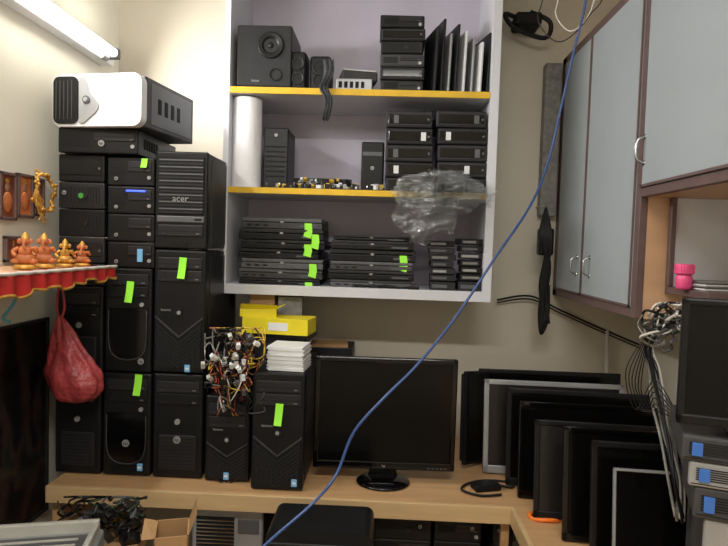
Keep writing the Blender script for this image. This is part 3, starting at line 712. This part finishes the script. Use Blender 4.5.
for P in ([py(608,-30,1.6),py(590,15,1.62),py(560,42,1.66),py(538,20,1.7),py(545,-20,1.7)],[py(560,-20,1.7),py(556,15,1.72),py(575,30,1.68),py(598,-20,1.62)]):
    P=[Vector((P[0].x,P[0].y,2.749))]+P+[Vector((P[-1].x,P[-1].y,2.749))]; mb.tube(P,.0016,blk if len(P)>6 else wwht)
mb.obj('thin_cable',label='thin wires looping down from the ceiling',cat='cable')
mb=MB()
for k in range(12):
    o=Vector((random.uniform(-.014,.014),random.uniform(-.02,.02),random.uniform(-.01,.01)))
    P=[py(690,318,1.45),py(664,324,1.45),py(650,348,1.43),py(655,372,1.42),py(660,400,1.4),py(668,440,1.35),py(676,480,1.3),py(680,520,1.28)]
    mb.tube([p+o*(1 if 0<i<7 else .4)+Vector((random.uniform(-.006,.006),0,random.uniform(-.006,.006))) for i,p in enumerate(P)],random.uniform(.0022,.004),random.choice([wgry,mid,wgry,dgry,blk,wwht,blk]),6)
for k in range(34):
    cu,cv=random.gauss(672,14),random.gauss(322,10); a=random.uniform(0,6)
    P=[]
    for j in range(6): a+=random.uniform(.3,1.4); P.append(py(min(712,max(638,cu+random.uniform(6,18)*math.cos(a))),min(352,max(303,cv+random.uniform(6,14)*math.sin(a))),1.40+random.uniform(-.03,.03)))
    mb.tube(P,random.uniform(.0018,.0036),random.choice([wgry,wwht,mid,wgry,dgry,blk]),6)
for k in range(6):
    P=[py(650,330,1.41),py(626+k*3,370+k*4,1.42),py(636+k*4,410,1.4),py(655,380+k*6,1.38),py(680,420,1.3)]; mb.tube(P,.0014,blk,6)
mb.obj('cable_bundle',label='thick bundle of grey and white cables hanging under the niche',cat='cables',kind='stuff')

# near right: stack of desktops with a monitor on it
z=CT; YR=1.10
labs='silver fronted desktop computer lying flat in a stack by the wall'
for i,(uL,vt) in enumerate([(706,520),(696,488),(691,462),(684,436)]):
    a=py(uL,vt,YR).x; tz=py(705,vt,YR).z; h=tz-z
    if h<.02: h=.05
    slab(a+.150,YR-.05,z,.32,h,.24,labs,'desktops stacked on the side counter',style=0,front=dgry if i in(1,3) else silver,stk=(-.42,blue),rz=-.36,body=dgry); z+=h
a=py(680,360,YR).x; tz=py(700,300,YR-.04).z
r=root('monitor',(a+.185,YR-.05,z),'glossy black monitor standing on stacked desktops','monitor',None,(0,0,-.3))
w=.38;H=tz-z
mb=MB(); 
for q in ((-w/2,w/2,H-.014,H),(-w/2,w/2,.02,.04),(-w/2,-w/2+.012,.02,H),(w/2-.012,w/2,.02,H)): mb.box(q[0],q[1],0,.02,q[2],q[3],blk,.004)
mb.obj('bezel',r); mb=MB(); mb.box(-w/2+.01,w/2-.01,.004,.018,.035,H-.012,scr); mb.obj('screen',r)
mb=MB(); mb.box(-w/2+.01,w/2-.01,.018,.05,.03,H-.01,blk,.01); mb.obj('back_shell',r)
mb=MB(); mb.box(-.1,.1,-.0,.14,0,.012,gls,.005); mb.box(-.03,.03,.02,.04,.01,.06,gls,.004); mb.obj('stand_base',r)

# ------------------------------------------------ left: shrine shelf
zs=1.405; xs=-.862
r=root('shrine_shelf',(0,0,0),'small wall shelf covered with red and gold cloth','shelf')
mb=MB(); mb.box(LX+.001,xs,1.25,1.84,zs-.02,zs,nichew,.002); mb.obj('shelf_board',r)
mb=MB(); V=[];Fc=[];n=60
for i in range(n+1):
    t=i/n; y=1.24+.61*t; dz=.024+.02*(1-t)+.005*math.sin(t*40)+.010*abs(math.sin(t*9)); wv=.004*math.sin(t*60)
    V+=[(xs-.06,y,zs+.002),(xs+.004,y,zs+.003),(xs+.006+wv,y,zs-.010),(xs+.008+wv*1.5,y,zs-dz)]
for i in range(n):
    for k in range(3): Fc.append([i*4+k,i*4+k+1,(i+1)*4+k+1,(i+1)*4+k])
mb.raw(V,Fc,red,True)
e=[(V[i*4+3]) for i in range(n+1)]; mb.tube(e,.004,gold,5,1); mb.tube([(V[i*4+2][0]+.002,V[i*4+2][1],V[i*4+1][2]) for i in range(n+1)],.005,wwht,5,1)
mb.obj('cloth_cover',r,'red cloth with gold border')
def idol(Y_,X,h,m,label):
    r=root('figurine',(X,Y_,zs+.003),label,'figurine','figurines on the shrine shelf',(0,0,.35)); k=h/.1
    mb=MB(); mb.lathe([(.001,0),(.03*k,0),(.032*k,.006*k),(.026*k,.012*k),(.001,.013*k)],gold,20); mb.obj('pedestal',r,'gold pedestal')
    mb=MB(); mb.ball((0,0,.028*k),.024*k,m,(1.15,.9,.7)); mb.ball((0,0,.05*k),.018*k,m,(1,.85,1.1)); mb.ball((-.02*k,-.006*k,.022*k),.012*k,m,(1.3,1,.7)); mb.ball((.02*k,-.006*k,.022*k),.012*k,m,(1.3,1,.7))
    mb.tube([(-.016*k,0,.06*k),(-.03*k,-.006*k,.048*k),(-.02*k,-.016*k,.036*k)],.005*k,m,8); mb.tube([(.016*k,0,.06*k),(.03*k,-.006*k,.048*k),(.024*k,-.012*k,.062*k)],.005*k,m,8); mb.obj('body',r)
    mb=MB(); mb.ball((0,-.002,.078*k),.012*k,m); mb.ball((-.014*k,0,.078*k),.007*k,m,(1,.4,1.2)); mb.ball((.014*k,0,.078*k),.007*k,m,(1,.4,1.2)); mb.tube([(0,-.012*k,.076*k),(0,-.018*k,.066*k),(.005*k,-.02*k,.056*k)],lambda t:.005*k*(1-.5*t),m,8); mb.lathe([(.011*k,.086*k),(.009*k,.094*k),(.002*k,.104*k)],gold,14); mb.obj('head',r)
for (Y_,X,h,m,l) in [(1.79,-.935,.075,orange,'small orange clay seated figurine'),(1.72,-.95,.08,gold,'small golden seated figurine'),(1.63,-.96,.095,orange,'larger orange seated figurine on the shrine shelf'),(1.55,-.965,.095,orange,'orange seated figurine beside another')]: idol(Y_,X,h,m,l)
def frame(y0,y1,z0,z1,m,label,name='picture_frame',fm=gold,fig=True):
    r=root(name,(LX+.001,(y0+y1)/2,z0),label,'picture','framed pictures on the side wall'); w=(y1-y0)/2;h=z1-z0
    mb=MB(); 
    for (a,b,c_,d_) in((-w,w,0,.010),(-w,w,h-.010,h),(-w,-w+.010,0,h),(w-.010,w,0,h)): mb.box(0,.014,a,b,c_,d_,fm,.002)
    mb.obj('frame',r); mb=MB(); mb.box(0.001,.008,-w+.009,w-.009,.009,h-.009,m); mb.obj('print',r)
    if fig: mb=MB(); mb.ball((.008,0,h*.68),h*.09,flesh,(.15,1,1.1)); mb.ball((.008,0,h*.38),h*.17,orange,(.1,1,1.3)); mb.ball((.008,.0,h*.82),h*.07,gold,(.12,1,.8)); mb.obj('painted_figure',r)
for (u0,u1,v0,v1,m,l) in [(-4,13,172,220,dkred,'small framed devotional print in orange and brown'),(14,30,174,218,orange,'small framed orange devotional print'),(31,41,178,216,dkred,'narrow framed brown devotional print'),(2,20,236,262,dkred,'tiny framed print above the shrine shelf')]:
    ya=px(u0,200,LX).y; yb=px(u1,200,LX).y; um=(u0+u1)/2; frame(ya,yb,px(um,v1,LX).z,px(um,v0,LX).z,m,l,fm=brown)
mb=MB(); c=px(45,193,LX+.04)
P=[c+Vector((.006*math.sin(5*a),.05*math.cos(a),.058*math.sin(a)+.004*math.sin(7*a))) for a in [i*2*math.pi/20 for i in range(21)]]
mb.tube(P,.005,gold,8)
for p in spl(P,3): mb.ball(p+Vector((random.uniform(-.006,.006),random.uniform(-.006,.006),random.uniform(-.006,.006))),.0065,gold,sub=1)
for k in range(14): a=random.uniform(2.5,4.5); q=c+Vector((.0,.045*math.cos(a),.05*math.sin(a))); mb.tube([q,q+Vector((.01,random.uniform(-.02,.02),-.03)),q+Vector((.01,random.uniform(-.03,.03),-.05))],.0016,gold,5)
mb.tube([P[5],P[5]+Vector((-.038,0,.02))],.003,gold,6,2)
mb.obj('garland',label='shiny gold tinsel garland hung on the wall above figurines',cat='garland')
frame(1.10,px(45,400,LX).y,px(30,520,LX).z,px(40,318,LX).z,poster,'large dark glazed poster with faint figures on the side wall',fm=blk2,fig=False)
mb=MB(); P=[py(8,286,1.5),py(18,292,1.5),py(12,306,1.5),py(3,318,1.5),py(10,322,1.5)]; mb.tube([p for p in P],.004,wteal,8); mb.tube([P[0],Vector((P[0].x,P[0].y,zs-.02))],.002,chrome,6,2); mb.obj('clothes_hanger',label='teal plastic hanger hooked under the shrine shelf',cat='hanger')
r=root('carry_bag',(0,0,0),'translucent red plastic carry bag hanging full in front of towers','bag')
BY=1.80
c=py(75,368,BY); top=py(60,316,BY); r.location=top
mb=MB(); V=[];Fc=[];n=48;m_=30; rx=.082
for j in range(m_+1):
    t=j/m_; z=top.z+(py(75,403,BY).z-top.z)*t
    rad=.008+rx*(math.sin(math.pi*min(1,t**.85)*.5)**1.3)*(1 if t<.72 else math.sqrt(max(0,1-((t-.72)/.28)**2))+.01)
    cxx=top.x+(c.x-top.x)*min(1,t*1.3)
    for i in range(n):
        a=2*math.pi*i/n; fold=1+.16*(1-t)*math.sin(9*a)+.08*math.sin(5*a+6*t)+.28*noise.noise(Vector((math.cos(a)*1.8,math.sin(a)*1.8,t*4)))+.08*noise.noise(Vector((math.cos(a)*5,math.sin(a)*5,t*12)))
        V.append(Vector((cxx+rad*fold*math.cos(a),BY+rad*.5*fold*math.sin(a),z))-top)
for j in range(m_):
    for i in range(n): k=(i+1)%n; Fc.append([j*n+i,j*n+k,(j+1)*n+k,(j+1)*n+i])
Fc.append([m_*n+i for i in range(n)])
mb.raw(V,Fc,bag,True); mb.obj('sack',r)
mb=MB(); hk=Vector((top.x,BY,zs-.022))-top; mb.tube([(0,0,-.01),(-.01,0,.03),hk],.004,bag,8); mb.tube([(0,0,-.01),(.014,0,.03),hk],.004,bag,8); mb.obj('handle',r)

# fluorescent fixture on left wall
r=root('tube_light',(LX,0,2.20),'fluorescent tube light fixture on the side wall','lamp')
mb=MB(); mb.box(0,.05,.95,2.30,-.035,.035,white,.006); mb.obj('housing',r)
for y in(2.24,.97):
    mb=MB(); mb.box(.045,.09,y,y+.03,-.02,.02,mid,.006); mb.obj('end_socket',r)
mb=MB(); mb.cyl((.055,2.20,-.025),.014,.04,silver,'y',16); mb.obj('starter',r)
mb=MB(); mb.cyl((.075,1.62,0),.014,1.24,tubem,'y',20); mb.obj('tube',r,'glowing white tube')
r=root('added_fill_light',(0,-.2,2.75),'added unseen fill light with white diffuser on the ceiling','lamp')  # made-up fixture behind the camera, added to carry the fill light
mb=MB(); mb.box(-.6,.6,-.09,.09,-.03,0,white,.006); mb.obj('housing',r)
mb=MB(); mb.box(-.58,.58,-.075,.075,-.04,-.031,M('fill_diffuser',(255,250,238),.4,emit=4),.004); mb.obj('diffuser',r)

# ------------------------------------------------ foreground low things
r=root('side_table',(-.88,1.35,0),'low wooden side table','table')
mb=MB(); mb.box(-.2,.22,-.25,.29,.62,.65,wood,.003); mb.obj('table_top',r)
for x in(-.18,.17):
    for y in(-.22,.24): mb=MB(); mb.box(x,x+.035,y,y+.035,0,.62,wood,.002); mb.obj('leg',r)
r=root('printer',(-.85,1.22,.65),'pale grey open printer with empty paper tray','printer',None,(0,0,.25))
mb=MB(); mb.box(-.2,.2,0,.24,0,.085,silver,.012,3); mb.box(-.17,.17,.03,.2,.083,.088,mid,.003); mb.obj('housing',r)
mb=MB(); 
mb.box(-.19,.19,.0,.012,.08,.11,beige,.004); mb.box(-.19,-.175,0,.22,.08,.108,beige,.004); mb.box(.175,.19,0,.22,.08,.108,beige,.004); mb.box(-.19,.19,.215,.23,.08,.115,beige,.004); mb.obj('tray_rim',r)
mb=MB()
for i in range(5): mb.box(-.15,.15,.05+i*.03,.056+i*.03,.087,.092,beige,.001)
mb.obj('roller_rib',r)
mb=MB()
for k in range(44):
    p=[]; u=random.uniform(72,140); v=random.uniform(500,536)
    for j in range(5):
        u+=random.uniform(-14,14); v=min(548,max(497,v+random.uniform(-10,10))); q=py(min(146,max(58,u)),v,1.58+random.uniform(-.05,.05)); q.z=max(q.z,.655); p.append(q)
    mb.tube(p,random.uniform(.002,.004),random.choice([hole,blk,blk2,blk,mid,pcb]),5,4)
for k in range(20):
    p=py(random.uniform(72,138),random.uniform(506,545),1.58); a_=random.uniform(0,3); p.z=max(p.z,.668)
    mb.box(-.022,.022,-.015,.015,-.01,.01,random.choice([hole,blk,dgry,silver,pcb2]),.002,mx=Matrix.Translation(p)@Euler((a_,a_*.7,a_*1.3)).to_matrix().to_4x4())
mb.obj('cable_pile',label='heap of black cables and broken electronic parts',cat='cables',kind='stuff')
a=py(178,528,1.5)
r=root('cardboard_box',(a.x,1.45,.36),'open brown cardboard box with raised flaps','box',None,(0,0,.3))
hh=a.z-.36; w=.085
mb=MB(); mb.box(-w/2,w/2,0,.004,0,hh,card); mb.box(-w/2,w/2,.10,.104,0,hh,card); mb.box(-w/2,-w/2+.004,0,.104,0,hh,card); mb.box(w/2-.004,w/2,0,.104,0,hh,card); mb.box(-w/2,w/2,0,.104,0,.004,card); mb.obj('carton',r)
mb=MB(); mb.raw([(w/2,0,hh),(w/2,.104,hh),(w/2+.02,.10,hh+.06),(w/2+.02,.0,hh+.055)],[[0,1,2,3]],card); mb.obj('flap',r)
mb=MB(); mb.raw([(-w/2,0,hh),(-w/2,.104,hh),(-w/2-.03,.10,hh+.01),(-w/2-.03,.0,hh-.0)],[[0,1,2,3]],card); mb.obj('flap',r)
cx,w,h=span(192,263,511,1.82,.36,530)
r=root('desktop_computer',(cx,1.82,.36),'silver grey workstation with wide grille under the counter','computer')
mb=MB(); mb.box(-w/2,w/2,.02,.4,0,h,case,.004); mb.obj('case',r)
mb=MB(); mb.box(-w/2,w/2,0,.02,.0,h,silver,.006); mb.obj('front_panel',r,'silver front panel')
mb=MB(); mb.box(-w/2+.015,w*.1,-.002,.004,h*.05,h-.02,hole)
for i in range(20): z=h*.06+i*(h*.9-.01)/20; mb.box(-w/2+.015,w*.1,-.004,.002,z,z+.004,chrome)
mb.obj('front_grille',r)
mb=MB(); mb.box(w*.15,w/2-.012,-.004,.004,h-.07,h-.025,mid,.002); mb.obj('optical_drive',r)
cx,w,h=span(264,374,533,1.52,.36,540)
r=root('printer',(cx,1.52,.36),'black printer with rounded lid in front of the counter','printer')
mb=MB(); mb.box(-w/2,w/2,0,.18,0,h-.03,blk,.012,3); mb.box(-w/2+.03,w/2-.03,-.002,.01,h*.2,h*.5,hole,.004); mb.obj('housing',r)
mb=MB(); mb.poly(rr(-w/2+.003,w/2-.003,h-.05,h,.024,8),.004,.17,blk); mb.obj('lid',r)
mb=MB(); mb.box(-w*.3,w*.1,-.001,.005,h-.05,h-.04,mid,.001); mb.obj('control_buttons',r)
for i,(u0,u1,vt) in enumerate([(374,432,519),(434,482,521),(484,524,524)]):
    zz=.36
    for j in range(4):
        cx,w,H=span(u0,u1,vt,1.84,.36,530); h=min(H,CU-.36-.01)/4; 
        if cx+w/2>.38: w-=2*(cx+w/2-.38)
        slab(cx,1.84,zz,w-.002,h,.3,'black desktop computer stored flat under the counter','desktops stored under the counter',style=(i+j)%2*2,logo=('hp',.3,.7,.006)); zz+=h

# ------------------------------------------------ light
def area(name,loc,size,sy,e,rot,col=(1,.975,.925)):
    l=D.lights.new(name,'AREA'); l.shape='RECTANGLE'; l.size=size; l.size_y=sy; l.energy=e; l.color=col
    o=D.objects.new(name,l); COL.objects.link(o); o.location=loc; o.rotation_euler=rot; return o
area('lamp_side',(LX+.11,1.62,2.20),.05,1.2,15,(0,math.radians(-70),0),(1,.985,.95))
area('fill_ceiling',(0,-.2,2.70),1.15,.15,39,(0,0,0))  # fill light added overhead, out of view, to brighten the room
w=D.worlds.new('w'); SC.world=w; w.use_nodes=True; w.node_tree.nodes['Background'].inputs[0].default_value=(.95,.96,1,1); w.node_tree.nodes['Background'].inputs[1].default_value=.5
SC.view_settings.view_transform='Standard'; SC.view_settings.look='None'; SC.view_settings.exposure=0.0
